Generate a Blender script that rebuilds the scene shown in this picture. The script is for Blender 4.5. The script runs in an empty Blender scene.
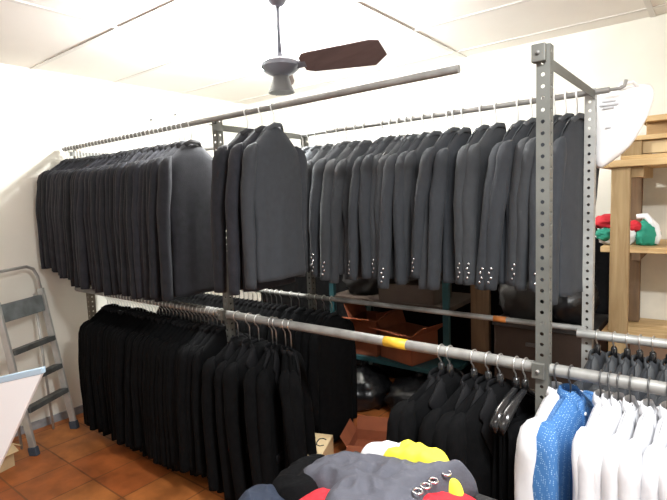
import bpy, math, random
from mathutils import Vector, Matrix, noise
PI = math.pi
random.seed(7)
COL = bpy.context.scene.collection

# ------------------------------------------------------------------ materials
def mat(name, col, rough=.6, metal=0., noise_amt=0., nscale=8., bump=0., bscale=60., sheen=0., emit=None, estr=0., coat=0., spec=None, trans=0.):
    m = bpy.data.materials.new(name); m.use_nodes = True
    nt = m.node_tree; b = nt.nodes['Principled BSDF']
    b.inputs['Base Color'].default_value = (*col, 1); b.inputs['Roughness'].default_value = rough
    b.inputs['Metallic'].default_value = metal
    if sheen: b.inputs['Sheen Weight'].default_value = sheen
    if coat: b.inputs['Coat Weight'].default_value = coat
    if spec is not None: b.inputs['Specular IOR Level'].default_value = spec
    if trans: b.inputs['Subsurface Weight'].default_value = trans
    if emit: b.inputs['Emission Color'].default_value = (*emit, 1); b.inputs['Emission Strength'].default_value = estr
    tc = nt.nodes.new('ShaderNodeTexCoord')
    if noise_amt:
        n = nt.nodes.new('ShaderNodeTexNoise'); n.inputs['Scale'].default_value = nscale; n.inputs['Detail'].default_value = 5
        r = nt.nodes.new('ShaderNodeMapRange'); r.inputs['From Min'].default_value = .3; r.inputs['From Max'].default_value = .7
        r.inputs['To Min'].default_value = 1 - noise_amt; r.inputs['To Max'].default_value = 1 + noise_amt
        mx = nt.nodes.new('ShaderNodeMix'); mx.data_type = 'RGBA'; mx.blend_type = 'MULTIPLY'; mx.inputs['Factor'].default_value = 1
        mx.inputs['A'].default_value = (*col, 1)
        nt.links.new(tc.outputs['Object'], n.inputs['Vector']); nt.links.new(n.outputs['Fac'], r.inputs['Value'])
        nt.links.new(r.outputs['Result'], mx.inputs['B']); nt.links.new(mx.outputs['Result'], b.inputs['Base Color'])
    if bump:
        n2 = nt.nodes.new('ShaderNodeTexNoise'); n2.inputs['Scale'].default_value = bscale; n2.inputs['Detail'].default_value = 3
        bp = nt.nodes.new('ShaderNodeBump'); bp.inputs['Strength'].default_value = bump; bp.inputs['Distance'].default_value = .01
        nt.links.new(tc.outputs['Object'], n2.inputs['Vector']); nt.links.new(n2.outputs['Fac'], bp.inputs['Height'])
        nt.links.new(bp.outputs['Normal'], b.inputs['Normal'])
    return m

def wood_mat(name, c1, c2, scale=3., axis=(1, 12, 12)):
    m = bpy.data.materials.new(name); m.use_nodes = True
    nt = m.node_tree; b = nt.nodes['Principled BSDF']; b.inputs['Roughness'].default_value = .7
    tc = nt.nodes.new('ShaderNodeTexCoord'); mp = nt.nodes.new('ShaderNodeMapping'); mp.inputs['Scale'].default_value = axis
    n = nt.nodes.new('ShaderNodeTexNoise'); n.inputs['Scale'].default_value = scale; n.inputs['Detail'].default_value = 6; n.inputs['Distortion'].default_value = .6
    cr = nt.nodes.new('ShaderNodeValToRGB'); cr.color_ramp.elements[0].position = .3; cr.color_ramp.elements[1].position = .7
    cr.color_ramp.elements[0].color = (*c1, 1); cr.color_ramp.elements[1].color = (*c2, 1)
    nt.links.new(tc.outputs['Object'], mp.inputs['Vector']); nt.links.new(mp.outputs['Vector'], n.inputs['Vector'])
    nt.links.new(n.outputs['Fac'], cr.inputs['Fac']); nt.links.new(cr.outputs['Color'], b.inputs['Base Color'])
    return m

def floor_mat():
    m = bpy.data.materials.new('terracotta_tiles'); m.use_nodes = True
    nt = m.node_tree; b = nt.nodes['Principled BSDF']; b.inputs['Roughness'].default_value = .45
    tc = nt.nodes.new('ShaderNodeTexCoord')
    br = nt.nodes.new('ShaderNodeTexBrick'); br.offset = 0.
    br.inputs['Scale'].default_value = 1; br.inputs['Brick Width'].default_value = .3; br.inputs['Row Height'].default_value = .3
    br.inputs['Mortar Size'].default_value = .005; br.inputs['Bias'].default_value = 0
    br.inputs['Color1'].default_value = (.40, .105, .028, 1); br.inputs['Color2'].default_value = (.52, .20, .055, 1)
    br.inputs['Mortar'].default_value = (.25, .09, .03, 1)
    n = nt.nodes.new('ShaderNodeTexNoise'); n.inputs['Scale'].default_value = 7; n.inputs['Detail'].default_value = 6
    cr = nt.nodes.new('ShaderNodeValToRGB'); cr.color_ramp.elements[0].position = .3; cr.color_ramp.elements[1].position = .75
    cr.color_ramp.elements[0].color = (.55, .5, .45, 1); cr.color_ramp.elements[1].color = (1.2, 1.15, 1.1, 1)
    mx = nt.nodes.new('ShaderNodeMix'); mx.data_type = 'RGBA'; mx.blend_type = 'MULTIPLY'; mx.inputs['Factor'].default_value = 1
    nt.links.new(tc.outputs['Object'], br.inputs['Vector']); nt.links.new(tc.outputs['Object'], n.inputs['Vector'])
    nt.links.new(n.outputs['Fac'], cr.inputs['Fac']); nt.links.new(br.outputs['Color'], mx.inputs['A']); nt.links.new(cr.outputs['Color'], mx.inputs['B'])
    nt.links.new(mx.outputs['Result'], b.inputs['Base Color'])
    return m

def dotted_blue():
    m = bpy.data.materials.new('blue_dotted_cotton'); m.use_nodes = True
    nt = m.node_tree; b = nt.nodes['Principled BSDF']; b.inputs['Roughness'].default_value = .8
    tc = nt.nodes.new('ShaderNodeTexCoord'); v = nt.nodes.new('ShaderNodeTexVoronoi'); v.inputs['Scale'].default_value = 170
    v.inputs['Randomness'].default_value = .35
    cr = nt.nodes.new('ShaderNodeValToRGB'); cr.color_ramp.elements[0].position = .16; cr.color_ramp.elements[1].position = .30
    cr.color_ramp.elements[0].color = (.32, .50, .70, 1); cr.color_ramp.elements[1].color = (.036, .135, .34, 1)
    nt.links.new(tc.outputs['Object'], v.inputs['Vector']); nt.links.new(v.outputs['Distance'], cr.inputs['Fac'])
    nt.links.new(cr.outputs['Color'], b.inputs['Base Color'])
    return m

M = dict(
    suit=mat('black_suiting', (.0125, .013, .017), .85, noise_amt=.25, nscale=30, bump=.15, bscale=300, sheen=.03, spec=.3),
    suit_lit=mat('lit_black_suiting', (.046, .049, .054), .9, noise_amt=.08, nscale=30, bump=.15, bscale=300, sheen=.05, spec=.3),  # black suiting lightened, strong light put into the colour
    suit_lit2=mat('lit_black_suiting_b', (.038, .0415, .048), .9, noise_amt=.08, nscale=30, bump=.15, bscale=300, sheen=.04, spec=.3),  # second lightened black suiting, same strong light in its colour
    lapel_lit=mat('lit_lapel_cloth', (.060, .065, .071), .75, bump=.1, bscale=200),  # lapel cloth lightened to match the lit suiting
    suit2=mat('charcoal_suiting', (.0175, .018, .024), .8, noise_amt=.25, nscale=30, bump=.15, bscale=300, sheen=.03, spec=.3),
    jet=mat('jet_suiting', (.0042, .0043, .0047), .95, noise_amt=.25, nscale=30, bump=.15, bscale=300, spec=.08),
    jetlapel=mat('jet_lapel', (.005,.005,.006), .8, spec=.2), lapel=mat('lapel_cloth', (.017, .017, .020), .7, bump=.1, bscale=200),
    button=mat('black_button', (.02, .02, .02), .3),
    silver=mat('silver_button', (.85, .85, .88), .18, 1.),
    hook=mat('hook_steel', (.72, .72, .70), .3, .9),
    whiteplastic=mat('white_hook_plastic', (.85, .85, .83), .4),
    blackplastic=mat('black_plastic', (.012, .012, .013), .18, coat=.3),
    galv=mat('galvanised_pipe', (.27, .265, .25), .5, .2, noise_amt=.25, nscale=14),
    galv2=mat('pale_galvanised_pipe', (.42, .42, .40), .4, .3, noise_amt=.15, nscale=14),
    angle=mat('grey_slotted_steel', (.125, .125, .112), .55, .2, noise_amt=.15, nscale=10),
    shadedpost=mat('shaded_post_steel', (.20, .17, .13), .5, .4),  # brown tint puts the shading of the wall-end posts into the colour
    shirt=mat('white_cotton', (.62, .62, .64), .85, noise_amt=.03, nscale=12, bump=.1, bscale=60),
    blue=dotted_blue(), bluelight=mat('pale_blue_lining', (.30, .48, .78), .8),
    tape=mat('yellow_tape', (.80, .48, .04), .4), otape=mat('orange_tape', (.5, .16, .03), .5),
    wall=mat('off_white_plaster', (.82, .80, .72), .9, noise_amt=.05, nscale=2.5, bump=.06, bscale=25),
    ceil=mat('white_ceiling_board', (.82, .78, .74), .9, noise_amt=.03, nscale=2),
    seam=mat('ceiling_batten', (.70, .67, .64), .8),
    base=mat('grey_baseboard_paint', (.30, .31, .33), .6, noise_amt=.3, nscale=15),
    floor=floor_mat(),
    pine=wood_mat('pine', (.26, .165, .070), (.42, .30, .155), 3, (12, 12, 1.2)),
    pineh=wood_mat('pine_board', (.46, .29, .12), (.70, .51, .27), 3, (1.2, 12, 12)),
    oldwood=wood_mat('dark_pine', (.10, .058, .030), (.19, .115, .058), 3, (12, 12, 1.2)),
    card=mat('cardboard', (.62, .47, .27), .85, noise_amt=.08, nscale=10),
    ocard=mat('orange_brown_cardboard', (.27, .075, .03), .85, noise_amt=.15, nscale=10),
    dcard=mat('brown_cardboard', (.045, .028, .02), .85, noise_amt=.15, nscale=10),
    ink=mat('black_ink', (.02, .02, .02), .7),
    teal=mat('teal_painted_steel', (.015, .065, .075), .5, .1, noise_amt=.2, nscale=10),
    bag=mat('black_bin_bag', (.010, .010, .011), .3, bump=.5, bscale=18),
    dcloth=mat('dark_grey_cover', (.03, .028, .027), .8, noise_amt=.2, nscale=10),
    wbag=mat('white_bag_plastic', (.94, .94, .94), .5),
    greyprint=mat('grey_print', (.6, .6, .62), .6),
    red=mat('red_cloth', (.55, .018, .03), .8, bump=.3, bscale=40), green=mat('green_cloth', (.02, .26, .17), .8, bump=.4, bscale=40),
    whitec=mat('white_cloth', (.85, .85, .85), .85, bump=.3, bscale=30), yellow=mat('yellow_cloth', (.82, .72, .05), .8, bump=.2, bscale=30),
    grey=mat('slate_grey_cloth', (.075, .076, .095), .85, noise_amt=.12, nscale=14, bump=.2, bscale=120),
    navy=mat('navy_cloth', (.012, .02, .04), .8, bump=.2, bscale=60), blackc=mat('black_cloth', (.004, .004, .0045), .9, spec=.1, bump=.3, bscale=60),
    table=mat('dark_table_laminate', (.018, .017, .018), .45), tleg=mat('table_leg_steel', (.1, .1, .1), .4, .6),
    alu=mat('aluminium_rail', (.52, .52, .50), .45, .5, noise_amt=.15, nscale=12), alud=mat('worn_aluminium_tread', (.10, .11, .11), .5, .4, noise_amt=.35, nscale=18),
    plat=mat('grey_green_tray', (.19, .215, .22), .55, noise_amt=.3, nscale=12), rubber=mat('blue_grey_rubber', (.05, .07, .10), .7),
    blueedge=mat('pale_blue_edge', (.45, .60, .74), .5), panel=mat('white_board', (.93, .94, .96), .6),
    fan=mat('fan_grey_metal', (.20, .21, .25), .4, .3), shade=mat('fan_light_shade', (.12, .12, .12), .4),
    blade=wood_mat('fan_blade_wood', (.13, .085, .080), (.17, .115, .110), 3, (1.5, 12, 12)),
    bulb=mat('lit_bulb', (1, 1, 1), .4, emit=(.98, 1, .98), estr=3200),
    nail=mat('nail_steel', (.2, .2, .2), .5, .6),
)

# ------------------------------------------------------------------ mesh helper
class MB:
    def __init__(s): s.v = []; s.f = []
    def add(s, vs, fs):
        o = len(s.v); s.v += [tuple(v) for v in vs]; s.f += [tuple(i + o for i in f) for f in fs]; return s
    def box(s, a, b):
        (x0, y0, z0), (x1, y1, z1) = a, b
        return s.add([(x0, y0, z0), (x1, y0, z0), (x1, y1, z0), (x0, y1, z0), (x0, y0, z1), (x1, y0, z1), (x1, y1, z1), (x0, y1, z1)],
                     [(3, 2, 1, 0), (4, 5, 6, 7), (0, 1, 5, 4), (1, 2, 6, 5), (2, 3, 7, 6), (3, 0, 4, 7)])
    def obox(s, c, ax, ay, az):      # centre and three half-axis vectors
        c, ax, ay, az = map(Vector, (c, ax, ay, az)); vs = []
        for k in (-1, 1):
            for i, j in ((-1, -1), (1, -1), (1, 1), (-1, 1)): vs.append(c + ax * i + ay * j + az * k)
        return s.add(vs, [(3, 2, 1, 0), (4, 5, 6, 7), (0, 1, 5, 4), (1, 2, 6, 5), (2, 3, 7, 6), (3, 0, 4, 7)])
    def loft(s, rings, cap=True, closed=True):
        n = len(rings[0]); vs = [p for r in rings for p in r]; fs = []
        for k in range(len(rings) - 1):
            for i in range(n if closed else n - 1):
                j = (i + 1) % n
                fs.append((k * n + i, k * n + j, (k + 1) * n + j, (k + 1) * n + i))
        if cap and closed:
            fs.append(tuple(reversed(range(n)))); fs.append(tuple(range((len(rings) - 1) * n, len(rings) * n)))
        return s.add(vs, fs)
    def tube(s, pts, r, n=10, cap=True):
        pts = [Vector(p) for p in pts]; rs = r if isinstance(r, (list, tuple)) else [r] * len(pts)
        rings = []; up = None
        for i, p in enumerate(pts):
            d = (pts[min(i + 1, len(pts) - 1)] - pts[max(i - 1, 0)]).normalized()
            if up is None: up = d.orthogonal().normalized()
            up = (up - d * up.dot(d)).normalized(); w = d.cross(up)
            rings.append([p + (up * math.cos(2 * PI * k / n) + w * math.sin(2 * PI * k / n)) * rs[i] for k in range(n)])
        return s.loft(rings, cap)
    def lathe(s, prof, c=(0, 0, 0), n=24):
        rings = [[(c[0] + r * math.cos(2 * PI * k / n), c[1] + r * math.sin(2 * PI * k / n), c[2] + z) for k in range(n)] for r, z in prof]
        return s.loft(rings)
    def prism(s, poly, vec):
        n = len(poly); vec = Vector(vec); a = [Vector(p) for p in poly]
        return s.add(a + [p + vec for p in a], [tuple(reversed(range(n))), tuple(range(n, 2 * n))] + [(i, (i + 1) % n, n + (i + 1) % n, n + i) for i in range(n)])
    def sphere(s, c, r, n=16, m=10):
        r = r if isinstance(r, (tuple, list)) else (r, r, r)
        rings = []
        for k in range(m + 1):
            t = PI * (k / m) ; t = min(max(t, .02), PI - .02)
            rings.append([(c[0] + r[0] * math.sin(t) * math.cos(2 * PI * i / n), c[1] + r[1] * math.sin(t) * math.sin(2 * PI * i / n), c[2] - r[2] * math.cos(t)) for i in range(n)])
        return s.loft(rings)
    def torus(s, c, R, r, ax='z', n=16, m=8):
        vs = []; fs = []
        for i in range(n):
            a = 2 * PI * i / n
            for j in range(m):
                b = 2 * PI * j / m; q = R + r * math.cos(b)
                p = (q * math.cos(a), q * math.sin(a), r * math.sin(b))
                if ax == 'x': p = (p[2], p[0], p[1])
                if ax == 'y': p = (p[0], p[2], p[1])
                vs.append((c[0] + p[0], c[1] + p[1], c[2] + p[2]))
        for i in range(n):
            for j in range(m): fs.append((i * m + j, ((i + 1) % n) * m + j, ((i + 1) % n) * m + (j + 1) % m, i * m + (j + 1) % m))
        return s.add(vs, fs)
    def mesh(s, name, m, smooth=True):
        me = bpy.data.meshes.new(name); me.from_pydata(s.v, [], s.f); me.update()
        if m: me.materials.append(m)
        if smooth: me.shade_smooth()
        me.validate(); return me
    def build(s, name, m, parent=None, smooth=True, bevel=0, loc=None, solid=0, angle=None):
        me = s.mesh(name, m, smooth)
        if angle: me.set_sharp_from_angle(angle=math.radians(angle))
        return link(name, me, parent, loc, bevel, solid)

def link(name, me, parent=None, loc=None, bevel=0, solid=0):
    o = bpy.data.objects.new(name, me); COL.objects.link(o)
    if parent: o.parent = parent
    if loc: o.location = loc
    if bevel:
        b = o.modifiers.new('bevel', 'BEVEL'); b.width = bevel; b.segments = 2; b.limit_method = 'ANGLE'
    if solid:
        b = o.modifiers.new('solid', 'SOLIDIFY'); b.thickness = solid; b.offset = 0
    return o

def tag(o, label, cat, group=None):
    o['label'] = label; o['category'] = cat
    if group: o['group'] = group
    return o
def thing(name, label, cat, loc=(0, 0, 0), rz=0, group=None):
    o = bpy.data.objects.new(name, None); COL.objects.link(o); o.location = loc; o.rotation_euler = (0, 0, rz)
    o.empty_display_size = .05
    return tag(o, label, cat, group)
def struct(name, mb, m, **k):
    o = mb.build(name, m, smooth=False, **k); o['kind'] = 'structure'; return o
def sm(t): t = min(max(t, 0), 1); return t * t * (3 - 2 * t)
ORD = ['first', 'second', 'third', 'fourth', 'fifth', 'sixth', 'seventh', 'eighth', 'ninth', 'tenth', 'eleventh', 'twelfth', 'thirteenth', 'fourteenth', 'fifteenth',
       'sixteenth', 'seventeenth', 'eighteenth', 'nineteenth', 'twentieth', 'twenty-first', 'twenty-second', 'twenty-third', 'twenty-fourth', 'twenty-fifth', 'twenty-sixth', 'twenty-seventh']

# ------------------------------------------------------------------ room
H = 2.45; XL = -3.68; XR = 1.6; YB = 3.42; YF = -1.6
struct('floor', MB().box((XL - .1, YF, -.1), (XR + .1, YB + .1, 0)), M['floor'])
struct('wall_left', MB().box((XL - .1, YF, 0), (XL, YB + .1, H)), M['wall'])
struct('wall_back', MB().box((XL, YB, 0), (XR + .1, YB + .1, H)), M['wall'])
struct('wall_right', MB().box((XR, YF, 0), (XR + .1, YB, H)), M['wall'])
struct('ceiling', MB().box((XL - .1, YF, H), (XR + .1, YB + .1, H + .1)), M['ceil'])
struct('baseboard_left', MB().box((XL, YF, 0), (XL + .012, YB, .055)), M['base'])
struct('baseboard_back', MB().box((XL + .012, YB - .012, 0), (XR, YB, .055)), M['base'])
for k, x in enumerate((-2.55, -1.44, -.33, .78)):
    struct('trim_%d' % (k + 1), MB().box((x - .014, YF, H - .006), (x + .014, YB, H)), M['seam'])
for k, y in enumerate((-.88, -.29, .30, .89, 1.485, 2.065, 2.66, 3.25)):
    struct('trim_%d' % (k + 5), MB().box((XL, y - .014, H - .005), (XR, y + .014, H)), M['seam'])

# ------------------------------------------------------------------ clothes rack
YN, YFAR = 1.62, 2.27
ZUN, ZLN, ZUF, ZLF = 1.916, .931, 1.885, .905
rack = thing('clothes_rack', 'double-tier grey steel clothes rack of slotted posts and pipe rails on tiled floor', 'clothes rack', (-2.0, 1.95, 0))
rack_o = Vector((-2.0, 1.95, 0))
def R(p): return tuple(Vector(p) - rack_o)
def pipe(a, b, r, m, name='rail'):
    return MB().tube([R(a), R(b)], r, 14).build(name, m, rack, angle=40)
def slotted(x, y, ztop, sx, sy, m, w=.038, pitch=.034):
    """an L angle with its corner at (x, y); flanges run to x + sx*w and y + sy*w"""
    mb = MB()
    n = int(ztop / pitch); pt = ztop / n
    for d in (0, 1):
        for k in range(n):
            z0 = k * pt; cz = z0 + pt / 2
            def P(u, z): return R((x + sx * u, y, z)) if d == 0 else R((x, y + sy * u, z))
            cu = w * .5; h = w / 2; q = pt / 2
            outer = [(cu - h, cz - q), (cu, cz - q), (cu + h, cz - q), (cu + h, cz), (cu + h, cz + q), (cu, cz + q), (cu - h, cz + q), (cu - h, cz)]
            inner = [(cu + .0062 * math.cos(a), cz + .0062 * math.sin(a)) for a in [PI * 1.25 + i * PI / 4 for i in range(8)]]
            vs = [P(*p) for p in outer] + [P(*p) for p in inner]
            mb.add(vs, [(i, (i + 1) % 8, 8 + (i + 1) % 8, 8 + i) for i in range(8)])
    return mb.build('post', m, rack, smooth=False, solid=.0025)
slotted(-.41, YN - .028, 1.93, -1, 1, M['angle'])
slotted(-.41, YFAR - .005, 1.90, -1, 1, M['galv2'])
slotted(-1.985, YN + .012, 1.925, -1, 1, M['angle'], .036)
slotted(-1.975, YFAR + .016, 1.90, -1, 1, M['angle'], .036)
slotted(-3.50, YN + .022, 1.92, -1, 1, M['shadedpost'], .04)
slotted(-3.50, YFAR + .016, 1.90, -1, 1, M['shadedpost'], .04)
pipe((-3.62, YN, ZUN), (-.705, YN, ZUN), .0145, M['galv'])
pipe((-3.62, YN, ZLN), (.55, YN, ZLN), .0195, M['galv'])
pipe((-3.62, YFAR, ZUF), (-.36, YFAR, ZUF), .012, M['galv'])
MB().tube([R((-.41, YFAR, ZUF)), R((-.325, YFAR, ZUF)), R((-.310, YFAR, ZUF + .006)), R((-.303, YFAR, ZUF + .03))], .007, 10).build('rail_hook', M['galv'], rack)
pipe((-3.62, YFAR, ZLF), (-.43, YFAR, ZLF), .013, M['galv'])
pipe((-.46, YFAR - .03, ZLF - .012), (.9, YFAR - .03, ZLF - .012), .019, M['galv2'])
for x in (-.425, -1.995, -3.51):     # top crossbars, little angle sections
    mb = MB(); mb.box(R((x - .016, YN - .02, 1.886)), R((x + .016, YFAR + .01, 1.889))); mb.box(R((x + .013, YN - .02, 1.858)), R((x + .016, YFAR + .01, 1.886)))
    mb.build('crossbar', M['angle'], rack, smooth=False)
for (x, y, z) in ((-.438, YN - .034, 1.905), (-.438, YN - .026, ZLN), (-1.995, YN - .024, ZLN)):
    c = MB().box(R((x - .02, y - .014, z - .026)), R((x + .02, y + .012, z + .026))).build('clamp', M['angle'], rack, smooth=False, bevel=.003)
    MB().tube([R((x, y - .02, z)), R((x, y - .012, z))], .006, 8).build('bolt', M['galv'], c)
MB().tube([R((-1.03, YN, ZLN)), R((-.93, YN, ZLN))], .0205, 16).build('tape', M['tape'], rack)['label'] = 'yellow tape wound round the rail'
MB().tube([R((-.83, YFAR, ZLF)), R((-.77, YFAR, ZLF))], .0142, 16).build('tape', M['otape'], rack)['label'] = 'orange tape wound round the rail'

# ------------------------------------------------------------------ garments (local: x width, front -y, z down from the rail centre)
SHX = .172
def body_dims(p, v):       # v: 0 hem .. 1 top
    w = p['hem'] + (p['chest'] - p['hem']) * sm(v * 1.35) - p['waist'] * math.exp(-((v - .42) / .16) ** 2)
    t = p['t'] * (1.0 - .15 * v)
    return w, t
def ztop(x, p):
    a = max(0, abs(x) - .026) / (SHX - .026)
    return p['neck'] - (p['drop']) * min(a, 1.25) ** 1.05
def body_mesh(p, seed, m):
    nu, nv = 44, 30; rings = []; off = Vector((seed * 3.1, seed * 1.7, 0))
    for k in range(nv + 1):
        v = k / nv; w, t = body_dims(p, v); ring = []
        sh = 1.0 if v < .88 else math.sqrt(max(0, 1 - ((v - .88) / .12) ** 2)) * .93 + .07
        for i in range(nu):
            a = 2 * PI * i / nu; c, s_ = math.cos(a), math.sin(a)
            x = w * math.copysign(abs(c) ** .8, c); y = t * math.copysign(abs(s_) ** .75, s_) * sh
            z = p['hemz'] + (ztop(x, p) - p['hemz']) * v
            nz = noise.noise(Vector((x * 9, z * 2.2, 1.3 * s_)) + off)
            y += math.copysign(1, s_) * abs(s_) * sh * p['wr'] * (nz * 1.3 + .8 * math.sin(x * 55 + seed + 5 * z) * (1 - v) * .8)
            x += p['wr'] * .8 * noise.noise(Vector((s_ * 2, z * 4, 5)) + off) * abs(c)
            z2 = z + (.006 * noise.noise(Vector((c * 2, s_ * 2, seed))) if k == 0 else 0)
            ring.append((x, y, z2))
        rings.append(ring)
    return MB().loft(rings).mesh('body', m)
def front_y(x, z, p):
    v = (z - p['hemz']) / (ztop(x, p) - p['hemz']); v = min(max(v, 0), 1); w, t = body_dims(p, v)
    sh = 1.0 if v < .88 else math.sqrt(max(0, 1 - ((v - .88) / .12) ** 2)) * .93 + .07
    q = min(abs(x) / w, .999); return -t * (1 - q ** 2.5) ** .375 * sh
def sleeve_mesh(p, seed, side, m):   # origin at the shoulder point
    n = 18; L = p['sl']; rings = []; off = Vector((seed * 2.3, 4, side))
    prof = [(.022, .002, .010), (.012, .016, .026), (-.01, .027, .040), (-.05, .033, .047)]
    zs = [(z, a, b) for z, a, b in prof]
    N = 22
    for k in range(1, N + 1):
        u = k / N; zs.append((-.05 - (L - .05) * u, .033 - .006 * u, .047 - p['taper'] * u))
    for (z, a, b) in zs:
        u = min(max(-z / L, 0), 1)
        cx = side * (.004 + .024 * sm(u * 2.2) - .004 * u + (-.034 if z > .015 else -.018 if z > 0 else -.006 if z > -.03 else 0)); cy = -.03 * u * u - .01 * math.sin(u * PI)
        ring = []
        for i in range(n):
            an = 2 * PI * i / n; wv = 1 + p['wr'] * 22 * noise.noise(Vector((math.cos(an) * 1.4, math.sin(an) * 1.4, z * 9)) + off) * (1 if z < -.03 else .2)
            ring.append((cx + a * math.cos(an) * wv, cy + b * math.sin(an) * wv, z))
        rings.append(ring)
    last = rings[-1]; c = Vector((sum(q[0] for q in last) / n, sum(q[1] for q in last) / n, last[0][2]))
    rings.append([tuple(c + (Vector(q) - c) * .85) for q in last])
    rings.append([tuple(c + (Vector(q) - c) * .8 + Vector((0, 0, .03))) for q in last])
    return MB().loft(rings).mesh('sleeve', m)
def sheet(g, th, m, name):     # g: grid of points rows x cols, thickened towards +y
    r, c = len(g), len(g[0]); vs = [p for row in g for p in row]; vs2 = [(p[0], p[1] + th, p[2]) for p in vs]; n = r * c; fs = []
    for i in range(r - 1):
        for j in range(c - 1):
            q = (i * c + j, i * c + j + 1, (i + 1) * c + j + 1, (i + 1) * c + j); fs.append(q); fs.append(tuple(n + k for k in reversed(q)))
    per = [(0, j) for j in range(c)] + [(i, c - 1) for i in range(1, r)] + [(r - 1, j) for j in range(c - 2, -1, -1)] + [(i, 0) for i in range(r - 2, 0, -1)]
    per = [i * c + j for i, j in per]
    for a, b in zip(per, per[1:] + per[:1]): fs.append((a, n + a, n + b, b))
    return MB().add(vs + vs2, fs).mesh(name, m)
def lerp_path(pts, u):
    u *= len(pts) - 1; i = min(int(u), len(pts) - 2); f = u - i
    return tuple(pts[i][k] + (pts[i + 1][k] - pts[i][k]) * f for k in range(2))
def lapel_mesh(p, side, m):
    inn = [(.040, -.088), (.04, -.14), (.028, -.22), (.014, -.30), (-.004, -.40)]
    out = [(.06, -.105), (.105, -.165), (.088, -.185), (.10, -.215), (.055, -.32), (.0, -.405)]
    g = []
    for k in range(13):
        a = lerp_path(inn, k / 12); b = lerp_path(out, k / 12); row = []
        for j in range(5):
            x = a[0] + (b[0] - a[0]) * j / 4; z = a[1] + (b[1] - a[1]) * j / 4
            row.append((side * x, front_y(x, z, p) - .010 - .003 * math.sin(PI * j / 4), z))
        g.append(row)
    return sheet(g, .006, m, 'lapel')
def collar_mesh(p, m, ht=.006, pts=0., rad=.042):
    rows = []; n = 25
    prof = [(.0, -.014), (.0, ht * .6), (.003, ht), (.005, ht * .9), (.009, ht * .1), (.012, -.014), (.008, -.016)]
    for k in range(n):
        a = math.radians(-128 + 256 * k / (n - 1)) ; front = max(0, (abs(a) - 1.7) / .53)
        c, s_ = math.sin(a), math.cos(a)
        row = []
        for d, z in prof:
            rx, ry = rad + d, p['t'] * .62 + d
            zz = ztop(rx * c, p) + z - .03 * front - (pts * front if d > .01 else 0)
            row.append((rx * c, ry * s_ - (.012 * front), zz))
        rows.append(row)
    mb = MB(); mb.loft(rows, cap=True, closed=True)
    return mb.mesh('collar', m)
def disc(c, r, m, name, d=(0, -1, 0), h=.004):
    c = Vector(c); d = Vector(d); return MB().tube([c, c + d * h * .7, c + d * h], [r, r, r * .7], 10).mesh(name, m)
def make_kit(seed, m, ml, kind='jacket', **kw):
    p = dict(hem=.168, chest=.172, waist=.012, t=.040, neck=-.080, drop=.104, hemz=-.79, wr=.0055, sl=.625, taper=.010); p.update(kw)
    k = dict(p=p, body=body_mesh(p, seed, m), sl=[sleeve_mesh(p, seed + i, s_, m) for i, s_ in enumerate((-1, 1))])
    if kind == 'jacket':
        k['collar'] = collar_mesh(p, ml); k['lapel'] = [lapel_mesh(p, s_, ml) for s_ in (-1, 1)]
        k['fb'] = [disc((.006, front_y(.006, z, p) - .004, z), .009, M['button'], 'front_button') for z in (-.43, -.54)]
        fl = []
        for s_ in (-1, 1):
            g = [[(s_ * (.055 + .07 * j / 4), front_y(.055 + .07 * j / 4, z, p) - .008, z) for j in range(5)] for z in (-.56, -.58, -.60)]
            fl.append(sheet(g, .006, ml, 'pocket_flap'))
        k['flap'] = fl
        k['cb'] = []
        for s_ in (-1, 1):
            zc = -p['sl']; q = []
            for i in range(4):
                z = zc + .035 + .021 * i; cy = -.030 + .012 + .012 * (i % 2)
                q.append(disc((s_ * (.024 + .029), cy, z), .0062, M['silver'], 'cuff_button', (s_, .25, 0), .005))
            k['cb'].append(q)
    else:
        k['collar'] = collar_mesh(p, ml, .014, .038, .028)
        g = [[(x, front_y(x, z, p) - .006, z) for x in (-.016, 0, .016)] for z in [-.10 - .04 * i for i in range(17)]]
        k['placket'] = sheet(g, .005, ml, 'placket')
        k['fb'] = [disc((0, front_y(0, z, p) - .006, z), .006, M['whiteplastic'], 'front_button') for z in (-.14, -.24, -.34, -.44, -.54)]
        k['cuff'] = []
        for s_ in (-1, 1):
            rings = [[(s_ * .024 + a * math.cos(2 * PI * i / 18), -.028 + b * math.sin(2 * PI * i / 18), z) for i in range(18)]
                     for z, a, b in ((-p['sl'] + .03, .031, .036), (-p['sl'] - .03, .031, .038), (-p['sl'] - .032, .027, .033))]
            k['cuff'].append(MB().loft(rings).mesh('cuff', ml))
    return k
KITS = [make_kit(i + 1, M['suit'] if i % 2 else M['suit2'], M['lapel'], t=.042) for i in range(4)]
FARK = [make_kit(i + 41, M['suit_lit'] if i % 3 else M['suit_lit2'], M['lapel_lit'], t=.042, wr=.008, drop=.124) for i in range(4)]  # kits in the lightened suiting, for the brightly lit jackets
JET = [make_kit(i + 11, M['jet'], M['jetlapel'], t=.042, hemz=-.86, sl=.64) for i in range(3)]
SHIRTS = [make_kit(i + 21, M['shirt'], M['shirt'], 'shirt', t=.040, wr=.009, hem=.185, chest=.175, waist=.004, hemz=-.80, sl=.60, taper=.012, drop=.075) for i in range(3)]
BLUE = make_kit(31, M['blue'], M['blue'], 'shirt', t=.046, wr=.008, hem=.185, chest=.18, waist=.004, hemz=-.80, sl=.60, drop=.075)

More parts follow.
